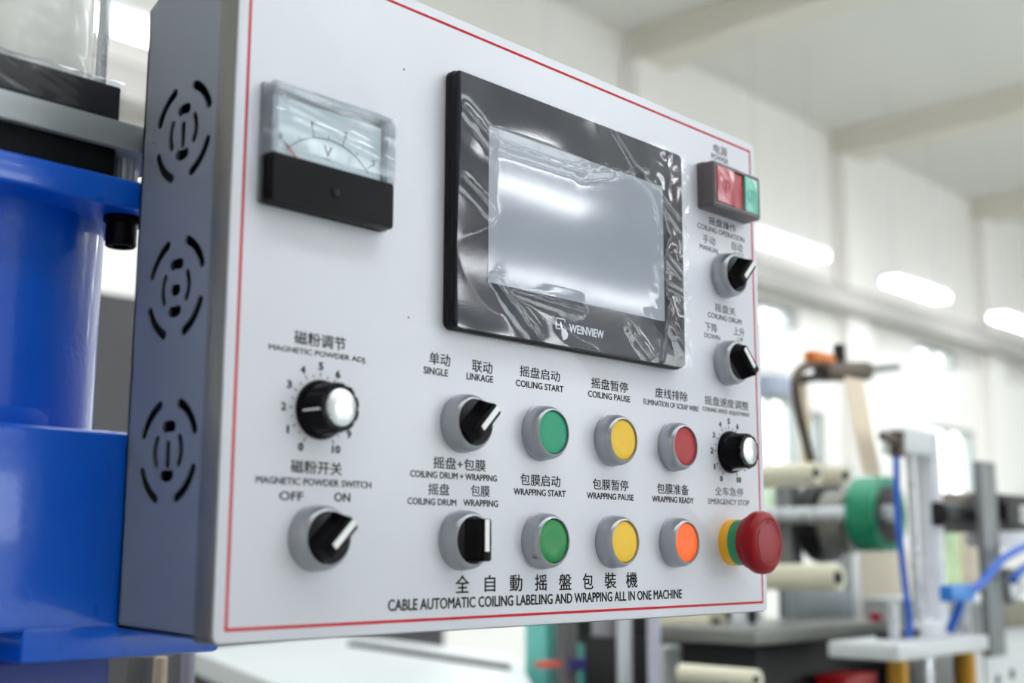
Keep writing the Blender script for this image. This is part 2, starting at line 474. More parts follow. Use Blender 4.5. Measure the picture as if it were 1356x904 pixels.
# red border
bm = bmesh.new(); X0, X1, Z0, Z1 = 0.0, 0.4128, 1.1, 1.407; t = .0014; yb = -.0009
for a, b in (((X0 - t / 2, X1 + t / 2), (Z0 - t / 2, Z0 + t / 2)), ((X0 - t / 2, X1 + t / 2), (Z1 - t / 2, Z1 + t / 2)), ((X0 - t / 2, X0 + t / 2), (Z0 + t / 2, Z1 - t / 2)), ((X1 - t / 2, X1 + t / 2), (Z0 + t / 2, Z1 - t / 2))):
    box(bm, (a[0], -.00078, b[0]), (a[1], yb, b[1]))
cw('border_line', bm, M_red, 'thin red printed border line', smooth=0)
cl = Vector(cab.location)

# captions: text, left px, left baseline, right px, right baseline, height px at the left, bold
CAP = [
 ('磁粉调节', 389.7, 456, 457.5, 463.5, 18, .012), ('MAGNETIC POWDER ADJ.', 356, 465, 485, 481.7, 9.3, .024),
 ('磁粉开关', 385, 624.5, 452.6, 630.5, 17.5, .012), ('MAGNETIC POWDER SWITCH', 338.8, 639.8, 491.3, 645.8, 9.3, .024),
 ('OFF', 369.8, 661.5, 401, 663, 11.6, .024), ('ON', 442.7, 663.5, 463.4, 664.5, 11.6, .024),
 ('单动', 568.6, 482.5, 596, 484.8, 16.5, .008), ('SINGLE', 561, 494.3, 593, 498.4, 9.3, .024),
 ('联动', 625.2, 492.2, 651.8, 495, 16, .008), ('LINKAGE', 618, 502.3, 652.7, 506.6, 9, .024),
 ('摇盘启动', 688.3, 498.8, 741.3, 504.8, 14.6, .008), ('COILING START', 683.2, 511.6, 746, 518.8, 8.6, .024),
 ('摇盘暂停', 783.1, 514.5, 831.5, 519.2, 14.2, .008), ('COILING PAUSE', 779, 525.5, 834.3, 532.2, 8.3, .024),
 ('废线排除', 868, 526.7, 910.5, 531.3, 13.2, .008), ('ELIMINATION OF SCRAP WIRE', 852.4, 535.3, 924.9, 544.4, 7.3, .01),
 ('包膜启动', 689, 642, 741.8, 645, 15.5, .008), ('WRAPPING START', 680.4, 654.6, 748.8, 658, 8.6, .024),
 ('包膜暂停', 785, 647.7, 832, 650.2, 14.5, .008), ('WRAPPING PAUSE', 777.3, 659.8, 839, 662.8, 8.3, .024),
 ('包膜准备', 870.3, 653.4, 912, 655.5, 14, .008), ('WRAPPING READY', 863.8, 664, 918.6, 666.8, 8, .024),
 ('摇盘+包膜', 573.7, 620, 643, 624, 16, .008), ('COILING DRUM + WRAPPING', 543.3, 631.3, 657.7, 637.2, 8.8, .024),
 ('摇盘', 567, 654.5, 595, 656, 15.3, .008), ('包膜', 623.4, 656.8, 648.4, 658, 15.3, .008),
 ('COILING DRUM', 539.7, 667.3, 604, 669.6, 8.8, .024), ('WRAPPING', 613.6, 669.6, 659.4, 671.2, 8.8, .024),
 ('CABLE AUTOMATIC COILING LABELING AND WRAPPING ALL IN ONE MACHINE', 513.9, 808.6, 902.8, 792, 15, .024),
 ('电源', 945, 203, 963, 207.5, 12, .0), ('POWER', 942.2, 211, 964.3, 216.6, 7, .004),
 ('摇盘操作', 938.8, 298.5, 974.6, 306, 10.5, .006), ('COILING OPERATION', 923.5, 303.2, 985.6, 319.4, 7, .004),
 ('手动', 930.8, 321.8, 947.4, 325, 11.5, .0), ('MANUAL', 926.9, 329.8, 952.1, 335.7, 6.6, .004),
 ('自动', 969.3, 331, 983.2, 334, 11.5, -.002), ('AUTO', 971, 339.2, 984.5, 342.4, 6.2, .0),
 ('摇盘关', 946.8, 412.6, 974, 417.4, 11, .0), ('COILING DRUM', 937.4, 420, 982, 429.3, 6.8, .004),
 ('下降', 933.8, 438.2, 949.8, 440.5, 12, .0), ('DOWN', 932.8, 446.8, 953.3, 450, 6.4, .004),
 ('上升', 971.6, 444, 986, 446, 11.5, -.002), ('UP', 977, 452.4, 984, 453.6, 6, .0),
 ('摇盘速度调整', 933.4, 535.3, 991.3, 543.4, 12, .004), ('COILING SPEED ADJUSTMENT', 930.3, 545.3, 993, 553.5, 6.8, .008),
 ('全车急停', 947, 655.5, 984.3, 657.4, 11.5, .0), ('EMERGENCY STOP', 938.2, 667, 992.2, 669.4, 7.4, .004),
]
faint = {'电源', 'POWER', '手动', 'MANUAL', '自动', 'AUTO', '摇盘关', '下降', 'DOWN', '上升', 'UP', '全车急停', 'EMERGENCY STOP', '摇盘速度调整', 'COILING SPEED ADJUSTMENT', 'COILING OPERATION'}
M_faint = mat('worn_grey_print', (70, 68, 78), 0.6, spec=.15)
YT = -0.00085
for s, ul, vl, ur, vr, hp, bold in CAP:
    a = at(ul, vl, YT); b = at(ur, vr, YT); c = at(ul, vl - hp, YT)
    text_mesh(s, M_faint if s in faint else M_ink, 'caption', cab, a.x - cl.x, b.x - cl.x, (a.z + b.z) / 2 - cl.z, c.z - a.z, YT - cl.y, bold)
for s, ul, ur, v0, v1 in (('全', 603.4, 621, 785, 761.8), ('自', 641.8, 655.7, 783.5, 761.5), ('動', 675.2, 691.5, 783, 761), ('摇', 708.5, 724.3, 782, 760.4),
                          ('盤', 740.4, 756.7, 781, 759.8), ('包', 771.7, 785.5, 780, 759), ('裝', 800.9, 816, 779, 758), ('機', 829.3, 844, 778, 757.4)):
    a = at(ul, v0, YT); b = at(ur, v0, YT); c = at(ul, v1, YT)
    text_mesh(s, M_ink, 'title_character', cab, a.x - cl.x, b.x - cl.x, a.z - cl.z, c.z - a.z, YT - cl.y, .012)

# push buttons (bezel mesh + cap child), local frame: panel surface at y=0, outwards -y
def bezel_bm():
    bm = bmesh.new()
    lathe(bm, [(.0105, 0), (.0150, 0), (.0150, .0012), (.0147, .0014), (.0146, .0050), (.0144, .0066), (.0139, .0082), (.0132, .0094), (.0124, .0102), (.0119, .0103), (.0117, .0098), (.0117, .0060), (0, .0060)], (0, 0, 0), (0, -1, 0), 64)
    return bm
def push_button(x, z, m, label, caplab):
    b = obj('push_button', bezel_bm(), M_bezel, cab, Vector((x, -.0008, z)) - cl, label=label)
    bm = bmesh.new()
    lathe(bm, [(.0116, .0058), (.0116, .0088), (.0113, .0093), (.0108, .0095), (.006, .0092), (0, .0091)], (0, 0, 0), (0, -1, 0), 48)
    obj('button_cap', bm, m, b, label=caplab)
ZU, ZL = 1.1957, 1.1381
push_button(.1955, ZU, M_green1, 'teal green push button under COILING START', 'teal green cap')
push_button(.2560, ZU, M_yel, 'yellow push button under COILING PAUSE', 'yellow cap')
push_button(.3160, ZU, M_redcap, 'red push button under ELIMINATION OF SCRAP WIRE', 'red cap')
push_button(.1955, ZL, M_green2, 'green push button under WRAPPING START', 'green cap')
push_button(.2563, ZL, M_yel, 'yellow push button under WRAPPING PAUSE', 'yellow cap')
push_button(.3158, ZL, M_orange, 'orange push button under WRAPPING READY', 'orange cap')

def selector(x, z, ang, label):
    b = obj('selector_switch', bezel_bm(), M_bezel, cab, Vector((x, -.0008, z)) - cl, label=label)
    bm = bmesh.new()
    lathe(bm, [(.0116, .0058), (.0116, .0096), (.0110, .0101), (0, .0101)], (0, 0, 0), (0, -1, 0), 48)
    a = math.radians(-ang); rot = Matrix.Rotation(a, 4, 'Y')
    rot = Matrix.Rotation(math.radians(ang), 4, 'Y')
    # lever: wide foot narrowing to a blade
    L = []
    for y, w, l in ((-.0100, .0135, .0212), (-.0128, .0105, .0212), (-.0160, .0080, .0210), (-.0186, .0068, .0206), (-.0190, .0060, .0198)):
        L.append([rot @ Vector((px, y, pz)) for px, pz in rrect(0, 0, w, l, .0012, 3)])
    lb = bmesh.new(); loft(lb, L)
    obj('switch_body', bm, M_black, b)
    obj('lever', lb, M_blackgl, b)
    sb = bmesh.new()
    loft(sb, [[rot @ Vector((px, y, pz)) for px, pz in rrect(0, .0022, .0030, .0156, .0004, 2)] for y in (-.0188, -.0193)])
    obj('pointer_stripe', sb, M_white, b, label='white pointer stripe')
selector(.0450, 1.1384, 45, 'black selector switch under OFF and ON')
selector(.1361, 1.1966, 45, 'black selector switch under SINGLE and LINKAGE')
selector(.1357, 1.1381, 0, 'black selector switch pointing straight up under COILING DRUM and WRAPPING')
selector(.3773, 1.3126, 45, 'black selector switch under MANUAL, turned right')
selector(.3776, 1.2543, -45, 'black selector switch under DOWN, turned left')

# rotary dials
def dial(x, z, label, ptr):
    base = part_empty('rotary_dial', cab, Vector((x, -.0008, z)) - cl, label)
    bm = bmesh.new()
    lathe(bm, [(0, 0), (.0136, 0), (.0138, .001), (.0132, .0035), (.0122, .0045), (.0122, .0046)], (0, 0, 0), (0, -1, 0), 60)
    lathe(bm, [(.0122, .0046), (.0119, .0070), (.0113, .0142), (.0108, .0152), (.0090, .0154), (0, .0154)], (0, 0, 0), (0, -1, 0), 120,
          rad=lambda a, r, h: 1.0 - (0.075 * max(0, math.cos(a * 10)) ** 2 if h > .006 and r > .0095 else 0))
    obj('knob', bm, M_blackgl, base)
    bm = bmesh.new(); lathe(bm, [(.0084, .0150), (.0084, .0158), (.0080, .0161), (0, .0161)], (0, 0, 0), (0, -1, 0), 48)
    obj('knob_cap', bm, M_chrome, base, label='round silver cap')
    rot = Matrix.Rotation(math.radians(ptr), 4, 'Y')
    bm = bmesh.new(); vs = box(bm, (-.0004, -.0010, .0112), (.0004, -.0145, .0126)); bmesh.ops.transform(bm, matrix=rot, verts=bm.verts)
    obj('pointer_line', bm, M_white, base, label='white pointer line')
    bm = bmesh.new()
    for k in range(21):
        a = math.radians(-150 + 15 * k); r0 = .0150; r1 = .0172 if k % 2 == 0 else .0162
        mtx = Matrix.Rotation(a, 4, 'Y')
        b2 = bmesh.new(); box(b2, (-.00022, 0, r0), (.00022, -.00012, r1)); bmesh.ops.transform(b2, matrix=mtx, verts=b2.verts)
        tm = bpy.data.meshes.new('t'); b2.to_mesh(tm); b2.free(); bm.from_mesh(tm); bpy.data.meshes.remove(tm)
    obj('scale_marks', bm, M_ink, base, smooth=0)
    for k in range(11):
        a = math.radians(-150 + 30 * k); cx, cz = .0201 * math.sin(a), .0201 * math.cos(a)
        w = .0044 if k == 10 else (.0008 if k == 1 else .0024)
        text_mesh(str(k), M_ink, 'numeral', base, cx - w / 2, cx + w / 2, cz - .0017, .0034, -.0001, .045)
dial(.0456, 1.1961, 'black rotary dial numbered 0 to 10 under MAGNETIC POWDER ADJ.', -97)
dial(.3784, 1.1961, 'black rotary dial numbered 0 to 10 under COILING SPEED ADJUSTMENT', 195)

# emergency stop
es = part_empty('emergency_stop', cab, Vector((.3782, -.0008, 1.1384)) - cl, 'red mushroom emergency stop button with yellow and green collar')
bm = bmesh.new(); lathe(bm, [(0, 0), (.0147, 0), (.0145, .0060), (0, .0060)], n=48); obj('yellow_collar', bm, mat('orange_yellow_plastic', (250, 178, 20), .35), es, label='yellow collar')
bm = bmesh.new(); lathe(bm, [(0, .0060), (.0143, .0060), (.0143, .0125), (0, .0125)], n=48); obj('green_collar', bm, mat('green_plastic', (10, 140, 92), .35), es, label='green collar')
bm = bmesh.new(); lathe(bm, [(0, .0125), (.0150, .0125), (.0163, .0136), (.0168, .0160), (.0170, .0178), (.0188, .0184), (.0196, .0200), (.0197, .0232), (.0192, .0252), (.0178, .0266), (.0150, .0274), (.0146, .0270), (.0143, .0274), (.0100, .0280), (0, .0283)], n=64)
obj('mushroom_head', bm, mat('deep_red_plastic', (146, 0, 20), .34, 0, .05, 60, spec=.25), es, label='deep red mushroom head')
bm = bmesh.new()
for a0 in (20, 140, 260):
    n_ = 10; outer = []; inner = []
    for k in range(n_ + 1):
        a = math.radians(a0 + 70 * k / n_); w = .0009 * (1 - k / n_ * .0)
        outer.append((.0130 * math.cos(a), .0130 * math.sin(a))); inner.append((.0120 * math.cos(a), .0120 * math.sin(a)))
    prism(bm, outer + inner[::-1], -.0272, -.0279)
    a = math.radians(a0 + 70); c = Vector((.0125 * math.cos(a), .0125 * math.sin(a))); tdir = Vector((-math.sin(a), math.cos(a))); rd = Vector((math.cos(a), math.sin(a)))
    prism(bm, [tuple(c + rd * .0018), tuple(c - rd * .0018), tuple(c + tdir * .003)], -.0272, -.0279)
obj('twist_arrows', bm, mat('dark_red_moulding', (130, 2, 20), .4, spec=.2), es, smooth=0)

# power switch
px0, px1, pz0, pz1 = .3490, .4052, 1.3532, 1.3842
ps = part_empty('power_switch', cab, Vector(((px0 + px1) / 2, -.0008, (pz0 + pz1) / 2)) - cl, 'grey rocker power switch with red and green keys under POWER')
w_, h_ = px1 - px0, pz1 - pz0
M_psw = mat('brown_grey_plastic', (98, 88, 92), .4, 0, .05, 50)
bm = bmesh.new()
rl = lambda w, h, r, y: [(x, y, z) for x, z in rrect(0, 0, w, h, r, 4)]
loft(bm, [rl(w_, h_, .002, 0), rl(w_, h_, .002, -.0045), rl(w_ - .0008, h_ - .0008, .002, -.0047), rl(w_ - .0008, h_ - .0008, .002, -.0115), rl(w_ - .003, h_ - .003, .0015, -.0127),
          rl(w_ - .0065, h_ - .0065, .001, -.0127), rl(w_ - .0065, h_ - .0065, .001, -.010)])
obj('switch_housing', bm, M_psw, ps)
iw, ih = w_ - .0068, h_ - .0068
def key(name, xa, xb, m, y, lab, mark):
    bm = bmesh.new(); box(bm, (xa, -.0098, -ih / 2), (xb, y, ih / 2), .0006)
    k = obj(name, bm, m, ps, label=lab)
    if mark:
        cx = (xa + xb) / 2; bm = bmesh.new()
        if mark == 'o': lathe(bm, [(.0030, -.0002), (.0046, -.0002), (.0046, .0003), (.0030, .0003), (.0030, -.0002)], (cx, y, 0), (0, -1, 0), 32); box(bm, (cx - .0008, y, -.0026), (cx + .0008, y - .0003, .0026))
        else: lathe(bm, [(.0034, -.0002), (.0048, -.0002), (.0048, .0003), (.0034, .0003), (.0034, -.0002)], (cx, y, 0), (0, -1, 0), 32); box(bm, (cx - .0006, y, -.0040), (cx + .0006, y - .0003, .0040))
        obj('moulded_mark', bm, m, k)
M_pink = mat('red_key_glossy', (186, 66, 84), .22, coat=.6); M_lamp = mat('red_pilot_window', (176, 6, 36), .25); M_mint = mat('mint_green_key', (96, 190, 172), .28, coat=.4)
key('red_key', -iw / 2, -iw / 2 + iw * .42, M_pink, -.0135, 'glossy red key', 'o')
key('pilot_window', -iw / 2 + iw * .44, -iw / 2 + iw * .66, M_lamp, -.0118, 'deep red pilot window', None)
key('green_key', -iw / 2 + iw * .68, iw / 2, M_mint, -.0130, 'mint green key', 'i')

# voltmeter
mx0, mx1, mz0, mz1 = .0080, .0800, 1.2858, 1.3412
vm = part_empty('voltmeter', cab, Vector(((mx0 + mx1) / 2, -.0008, mz0)) - cl, 'panel voltmeter with clear cover, V scale and black lower half')
mw, mh = mx1 - mx0, mz1 - mz0; split = 1.3083 - mz0; D = -.0096
bm = bmesh.new(); loft(bm, [[(x, y, z) for x, z in rrect(0, split / 2, mw - 2 * i, split - i, .0015, 4)] for y, i in ((0, 0), (D + .001, 0), (D, .0008))])
lathe(bm, [(0, 0), (.0030, 0), (.0030, .0004), (.0022, .0004), (.0022, .00005), (0, .00005)], (0, D, .0105), n=24)
obj('black_lower_cover', bm, M_blackgl, vm)
bm = bmesh.new(); lathe(bm, [(0, 0), (.0020, 0), (.0019, .0006), (.0012, .0008), (0, .0008)], (0, D, .0105), n=24); box(bm, (-.0016, D - .0007, .0102), (.0016, D - .0010, .0108)); obj('adjusting_screw', bm, M_black, vm)
bm = bmesh.new(); box(bm, (-mw / 2 + .004, -.0022, split), (mw / 2 - .004, -.0030, mh - .004)); obj('scale_plate', bm, mat('pale_scale_plate', (222, 234, 242), .5), vm, smooth=0)
# rim of the clear cover (four walls) and its front window
bm = bmesh.new(); T = .0028
for a, b in (((-mw / 2, 0, split), (-mw / 2 + T, D, mh)), ((mw / 2 - T, 0, split), (mw / 2, D, mh)), ((-mw / 2 + T, 0, mh - T), (mw / 2 - T, D, mh))): box(bm, a, b, .0004)
obj('cover_rim', bm, M_cover_edge, vm)
bm = bmesh.new(); box(bm, (-mw / 2, D, 0.0245), (mw / 2, D - .0012, mh), .0005); obj('clear_window', bm, M_cover, vm)
bm = bmesh.new(); box(bm, (-mw / 2 - .0012, 0, 0), (mw / 2 + .0012, -.0028, mh + .0008), .0005); obj('clear_flange', bm, M_cover_edge, vm)
# scale: pivot low in the middle
YS = -.0031; cz0 = -.0055 + .0105
def arcpt(r, deg): a = math.radians(deg); return (r * math.sin(a), cz0 + r * math.cos(a))
bm = bmesh.new(); R_ = .0325
o_ = [arcpt(R_ + .0002, -48 + 96 * k / 30) for k in range(31)]; i_ = [arcpt(R_ - .0002, -48 + 96 * k / 30) for k in range(31)]
for k in range(30): prism(bm, [o_[k], o_[k + 1], i_[k + 1], i_[k]], YS, YS - .0001)
for k in range(7):
    d = -45 + 15 * k; L_ = .0040 if k % 2 == 0 else .0022
    a = Vector(arcpt(R_, d)); b = Vector(arcpt(R_ + L_, d)); nn = Vector((b - a).yx) ; nn = Vector((nn.x, -nn.y)).normalized() * .00018
    prism(bm, [tuple(a + nn), tuple(b + nn), tuple(b - nn), tuple(a - nn)], YS, YS - .0001)
obj('scale_arc', bm, M_ink2, vm, smooth=0)
for s, d, w in (('1', -15, .0010), ('2', 15, .0020), ('3', 45, .0020), ('0', -45, .0020)):
    c = arcpt(R_ + .0062, d); text_mesh(s, M_ink2, 'scale_numeral', vm, c[0] - w / 2, c[0] + w / 2, c[1] - .0015, .003, YS - .0001, .0)
text_mesh('V', M_ink2, 'unit_letter', vm, -.0028, .0022, .0290, .0052, YS - .0001, .01)
bm = bmesh.new(); box(bm, (-.0024, YS, .0277), (.0018, YS - .0001, .0280)); obj('unit_underline', bm, M_ink2, vm, smooth=0)
bm = bmesh.new(); a = Vector(arcpt(.012, -45)); b = Vector(arcpt(R_ + .002, -45)); nn = Vector((.7071, .7071)) * .0003
prism(bm, [tuple(a + nn), tuple(b + nn), tuple(b - nn), tuple(a - nn)], YS - .0006, YS - .0010); obj('needle', bm, mat('pink_red_needle', (226, 60, 92), .4), vm, smooth=0, label='thin red needle')

# touch screen
hx0, hx1, hz0, hz1 = .1216, .3214, 1.2432, 1.3812
hm = part_empty('touch_screen', cab, Vector(((hx0 + hx1) / 2, -.0008, (hz0 + hz1) / 2)) - cl, 'black framed touch screen panel under crinkled clear film')
hw, hh = hx1 - hx0, hz1 - hz0
bm = bmesh.new()
rl = lambda w, h, r, y: [(x, y, z) for x, z in rrect(0, 0, w, h, r, 6)]
loft(bm, [rl(hw - .001, hh - .001, .004, 0), rl(hw, hh, .0045, -.0008), rl(hw, hh, .0045, -.0040), rl(hw - .001, hh - .001, .004, -.0046), rl(hw - .0015, hh - .0015, .004, -.0048), rl(hw - .0012, hh - .0012, .004, -.0070), rl(hw - .0024, hh - .0024, .0035, -.0080)])
obj('screen_frame', bm, M_black, hm)
bm = bmesh.new(); loft(bm, [rl(hw - .0034, hh - .0034, .003, -.0078), rl(hw - .0034, hh - .0034, .003, -.0083), rl(hw - .0040, hh - .0040, .003, -.0084)])
obj('front_glass', bm, mat('glass_border_painted_reflection', (42, 44, 60), .18, 0, .05, 20, spec=.12), hm)  # black glass, the hall's reflection put into its blue-grey base colour
sx0, sz0 = -.0755, -.0418; sx1, sz1 = .0775, .0430
bm = bmesh.new(); box(bm, (sx0, -.0082, sz0), (sx1, -.0086, sz1)); obj('display', bm, mat('display_painted_reflection', (138, 144, 158), .2, 0.0, .03, 12, .1, 90), hm, smooth=0, label='blank display area with its reflected grey painted in')  # dark display, ceiling light reflected off it is painted as grey
# logo: touch frame with pointing hand, and the maker's lettering
M_logo = mat('silver_grey_print', (225, 226, 236), .4)
lc = Vector(((hx0 + hx1) / 2, 0, (hz0 + hz1) / 2)); YLg = -.0085
def lp(u, v):
    p = at(u, v, -.0093); return Vector((p.x - lc.x, p.z - lc.z))
bm = bmesh.new(); a = lp(736, 419.8); b = lp(748.8, 438.6); t = .0006
x_0, x_1, z_1, z_0 = a.x, b.x, a.y, b.y + .0005
for q in ((x_0, z_0, x_0 + t, z_1), (x_0, z_1 - t, x_1, z_1), (x_1 - t, z_0 + .0045, x_1, z_1), (x_0, z_0, x_0 + .004, z_0 + t)): box(bm, (q[0], YLg + .0002, q[1]), (q[2], YLg, q[3]))
hx, hz = (x_0 + x_1) / 2 - .0005, (z_0 + z_1) / 2 + .001
prism(bm, [(hx, hz), (hx + .0008, hz + .0003), (hx + .0022, hz - .0030), (hx + .0052, hz - .0036), (hx + .0068, hz - .0060), (hx + .0060, hz - .0085), (hx + .0028, hz - .0100), (hx + .0012, hz - .0070), (hx + .0012, hz - .0045)], YLg + .0002, YLg)
obj('logo_mark', bm, M_logo, hm, smooth=0)
a = lp(754, 440.2); b = lp(799.5, 447.5); text_mesh('WE!NVIEW', M_logo, 'logo_lettering', hm, a.x, b.x, (a.y + b.y) / 2, .0046, YLg, .03)
# crumpled protective film
def seg_d(p, a, b):
    ab = b - a; t = max(0, min(1, (p - a).dot(ab) / ab.length_squared)); return (p - a - ab * t).length, t
V2 = lambda x, z: Vector((x, z))
creases = [
 (V2(-.096, .046), V2(-.074, .034), .0016, .0030), (V2(-.074, .034), V2(.000, .0345), .0011, .0022), (V2(.000, .0345), V2(.060, .047), .0008, .003),
 (V2(.030, .066), V2(.055, .045), .0014, .0020), (V2(.055, .045), V2(.071, .036), .0012, .0018), (V2(.071, .036), V2(.097, .020), .0014, .0020),
 (V2(.071, .036), V2(.080, .012), .0015, .0024), (V2(.080, .012), V2(.0735, -.010), .0013, .0018), (V2(.0735, -.010), V2(.078, -.030), .0013, .0016),
 (V2(.078, -.030), V2(.072, -.066), .0015, .0022), (V2(.078, .000), V2(.097, -.012), .0010, .0018), (V2(.076, -.018), V2(.097, -.022), .0010, .0014),
 (V2(-.096, .008), V2(-.074, -.004), .0015, .0022), (V2(-.072, -.040), V2(-.040, -.066), .0018, .0034), (V2(-.062, -.043), V2(.000, -.047), .0008, .0022),
 (V2(.040, -.050), V2(.060, -.066), .0010, .004), (V2(.082, -.044), V2(.097, -.058), .0009, .003)]
def film_h(x, z):
    p = V2(x, z); h = .0
    for a, b, A, wd in creases:
        d, t = seg_d(p, a, b)
        if d < wd * 5:
            jit = 1 + .35 * noise.noise(Vector((x * 160, z * 160, 1)))
            h += A * math.exp(-(d / wd) ** 1.3) * jit
    inx = max(0, min(1, min(x - sx0, sx1 - x) / .006)); inz = max(0, min(1, min(z - sz0, sz1 - z) / .006)); ins = inx * inz
    big = .0022 * noise.noise(Vector((x * 13, z * 15, 7)))
    h += (big + .0005) * (1 - ins * .96)
    right = max(0, (x - .060) / .02); right = min(1, right)
    h += right * .0003 * abs(noise.noise(Vector((x * 120, z * 90, 5))))
    lg = max(0, 1 - math.hypot((x - .008) / .034, (z + .0575) / .012)); h *= 1 - min(1, lg * 2.2)
    return max(.0, h)
bm = bmesh.new(); NX, NZ = 260, 180; FW, FH = hw + .002, hh - .001
grid = [[bm.verts.new((-(hw - .003) / 2 + FW * i / NX, -.0088 - film_h(-(hw - .003) / 2 + FW * i / NX, -FH / 2 + FH * j / NZ) * 1.15, -FH / 2 + FH * j / NZ)) for i in range(NX + 1)] for j in range(NZ + 1)]
for j in range(NZ):
    for i in range(NX): bm.faces.new((grid[j][i], grid[j][i + 1], grid[j + 1][i + 1], grid[j + 1][i]))
obj('protective_film', bm, film_mat('crinkled_screen_film', (.97, .98, 1.0), 1.5, .07, 1.75, .0), hm, smooth=180, label='crinkled clear protective film')

# ------------------------------------------------------------------ blue machine head on the left
hd = thing('machine_head', 'blue enamelled machine head with cylinder, flange and grey clamp plate left of the cabinet', 'machine', (-.1, .17, 0))
hwb = lambda n, bm, m, label=None, smooth=40: wobj(n, bm, m, hd, smooth, label)
bm = bmesh.new(); box(bm, (-.36, .0768, 1.0975), (.0495, .30, 1.1872), .003, 3); hwb('housing_block', bm, M_blue)
bm = bmesh.new(); box(bm, (-.0505, .0770, 1.0842), (.0493, .298, 1.10), .0025, 2); hwb('lower_rib', bm, M_blue)
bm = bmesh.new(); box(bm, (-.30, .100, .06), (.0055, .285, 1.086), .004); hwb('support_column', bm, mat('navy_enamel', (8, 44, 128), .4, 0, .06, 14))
bm = bmesh.new(); box(bm, (-.40, .02, 0), (.12, .40, .07), .006); hwb('foot_plate', bm, M_dark)
AX, AY = -.0536, .17
bm = bmesh.new(); cyl(bm, (AX, AY, 1.186), (AX, AY, 1.300), .070, 96, .001); hwb('blue_cylinder', bm, M_blue)
bm = bmesh.new(); lathe(bm, [(.069, 1.186), (.0745, 1.186), (.0745, 1.194), (.0735, 1.197), (.069, 1.197)], (AX - .012, AY, 0), (0, 0, 1), 96); hwb('cylinder_collar', bm, M_blue)
bm = bmesh.new(); box(bm, (-.36, .0800, 1.2950), (.016, .26, 1.3095), .002, 3); hwb('flange_plate', bm, M_blue)
bm = bmesh.new(); box(bm, (-.34, .0835, 1.3093), (-.0165, .25, 1.3239), .001); hwb('coupling_gap_shade', bm, mat('matt_black_gap', (9, 9, 12), .7, spec=.2))  # coupling body widened in black to stand in for the gap's shadow
bm = bmesh.new(); box(bm, (-.36, .0800, 1.3238), (.016, .26, 1.3372), .0008); hwb('clamp_plate', bm, M_grey, 'grey machined clamp plate')
for k, (x, y) in enumerate(((-.0035, .098), (-.0035, .24))):
    bm = bmesh.new(); lathe(bm, [(0, 1.3092), (.0063, 1.3092), (.0063, 1.3240), (0, 1.3240)], (x, y, 0), (0, 0, 1), 72, rad=lambda a, r, h: 1 + .03 * math.cos(a * 18)); hwb('spacer', bm, M_steel, 'silver ribbed spacer')
    bm = bmesh.new(); lathe(bm, [(0, 1.2835), (.0040, 1.2835), (.0040, 1.2800), (.0068, 1.2800), (.0075, 1.2806), (.0075, 1.2915), (.0090, 1.2925), (.0090, 1.2952), (0, 1.2952)], (x, y, 0), (0, 0, 1), 36); hwb('cap_screw', bm, M_blackgl, 'black socket cap screw')

# black block wrapped in film, with a roll and a rod on it
blk = thing('wrapped_block', 'black block wrapped in crinkled film on the grey clamp plate', 'block', (-.1, .17, 1.3372))
bm = bmesh.new(); box(bm, (-.36, .0820, 1.3372), (-.0165, .24, 1.3545), .0008); wobj('block_body', bm, mat('black_rubber_block', (10, 11, 18), .5, 0, .1, 40), blk)
def crumple(name, x0, x1, y0, z0, z1, top_depth, parent, amp, m, seed):
    bm = bmesh.new(); n1, n2, n3 = 90, 16, 40
    rows = []
    prof = [(y0, z0 + (z1 - z0) * k / n2) for k in range(n2)] + [(y0 + top_depth * k / n3, z1) for k in range(n3 + 1)]
    for i in range(n1 + 1):
        x = x0 + (x1 - x0) * i / n1; row = []
        for (y, z) in prof:
            p = Vector((x * 90, y * 90, z * 60 + seed)); h = amp * (1 - abs(noise.noise(p + Vector((z * 300, 0, x * 60)))) * 2.2) + amp
            ny, nz = (-1, .25) if z < z1 - 1e-6 else (-.1, 1)
            row.append(bm.verts.new((x, y + ny * h - .0004, z + nz * max(h, 0) + .0002)))
        rows.append(row)
    for A, Bq in zip(rows, rows[1:]):
        for k in range(len(A) - 1): bm.faces.new((A[k], Bq[k], Bq[k + 1], A[k + 1]))
    return wobj(name, bm, m, parent, smooth=180, label='crinkled clear film')
crumple('wrapping_film', -.20, -.0155, .0815, 1.3380, 1.3552, .10, blk, .0007, film_mat('block_film', (.95, .96, 1), 1.5, .10, 1.3, .0), 2.0)
roll = thing('wrapped_roll', 'white roll wrapped in clear film on the black block', 'roll', (-.0588, .15, 1.3560))
bm = bmesh.new(); lathe(bm, [(.018, 1.3560), (.0535, 1.3560), (.0540, 1.3565), (.0540, 1.50), (.018, 1.50), (.018, 1.3560)], (-.0588, .15, 0), (0, 0, 1), 96); wobj('roll_body', bm, mat('white_wound_film', (246, 242, 236), .5, 0, .02, 20), roll)
bm = bmesh.new(); n1, n2 = 160, 70; rings = []
for j in range(n2 + 1):
    z = 1.3562 + .15 * j / n2; rg = []
    for i in range(n1):
        a = 2 * PI * i / n1
        h = .0006 + .0011 * (1 - 2 * abs(noise.noise(Vector((math.cos(a) * 4 + z * 20, math.sin(a) * 4, z * 95)))))
        r = .0545 + max(0, h); rg.append(bm.verts.new((-.0588 + r * math.cos(a), .15 + r * math.sin(a), z)))
    rings.append(rg)
for A, Bq in zip(rings, rings[1:]):
    for k in range(n1): bm.faces.new((A[k], A[(k + 1) % n1], Bq[(k + 1) % n1], Bq[k]))
wobj('roll_film', bm, film_mat('roll_film', (.99, .99, 1), 1.5, .14, 1.1, .12), roll, smooth=180, label='loose clear film')
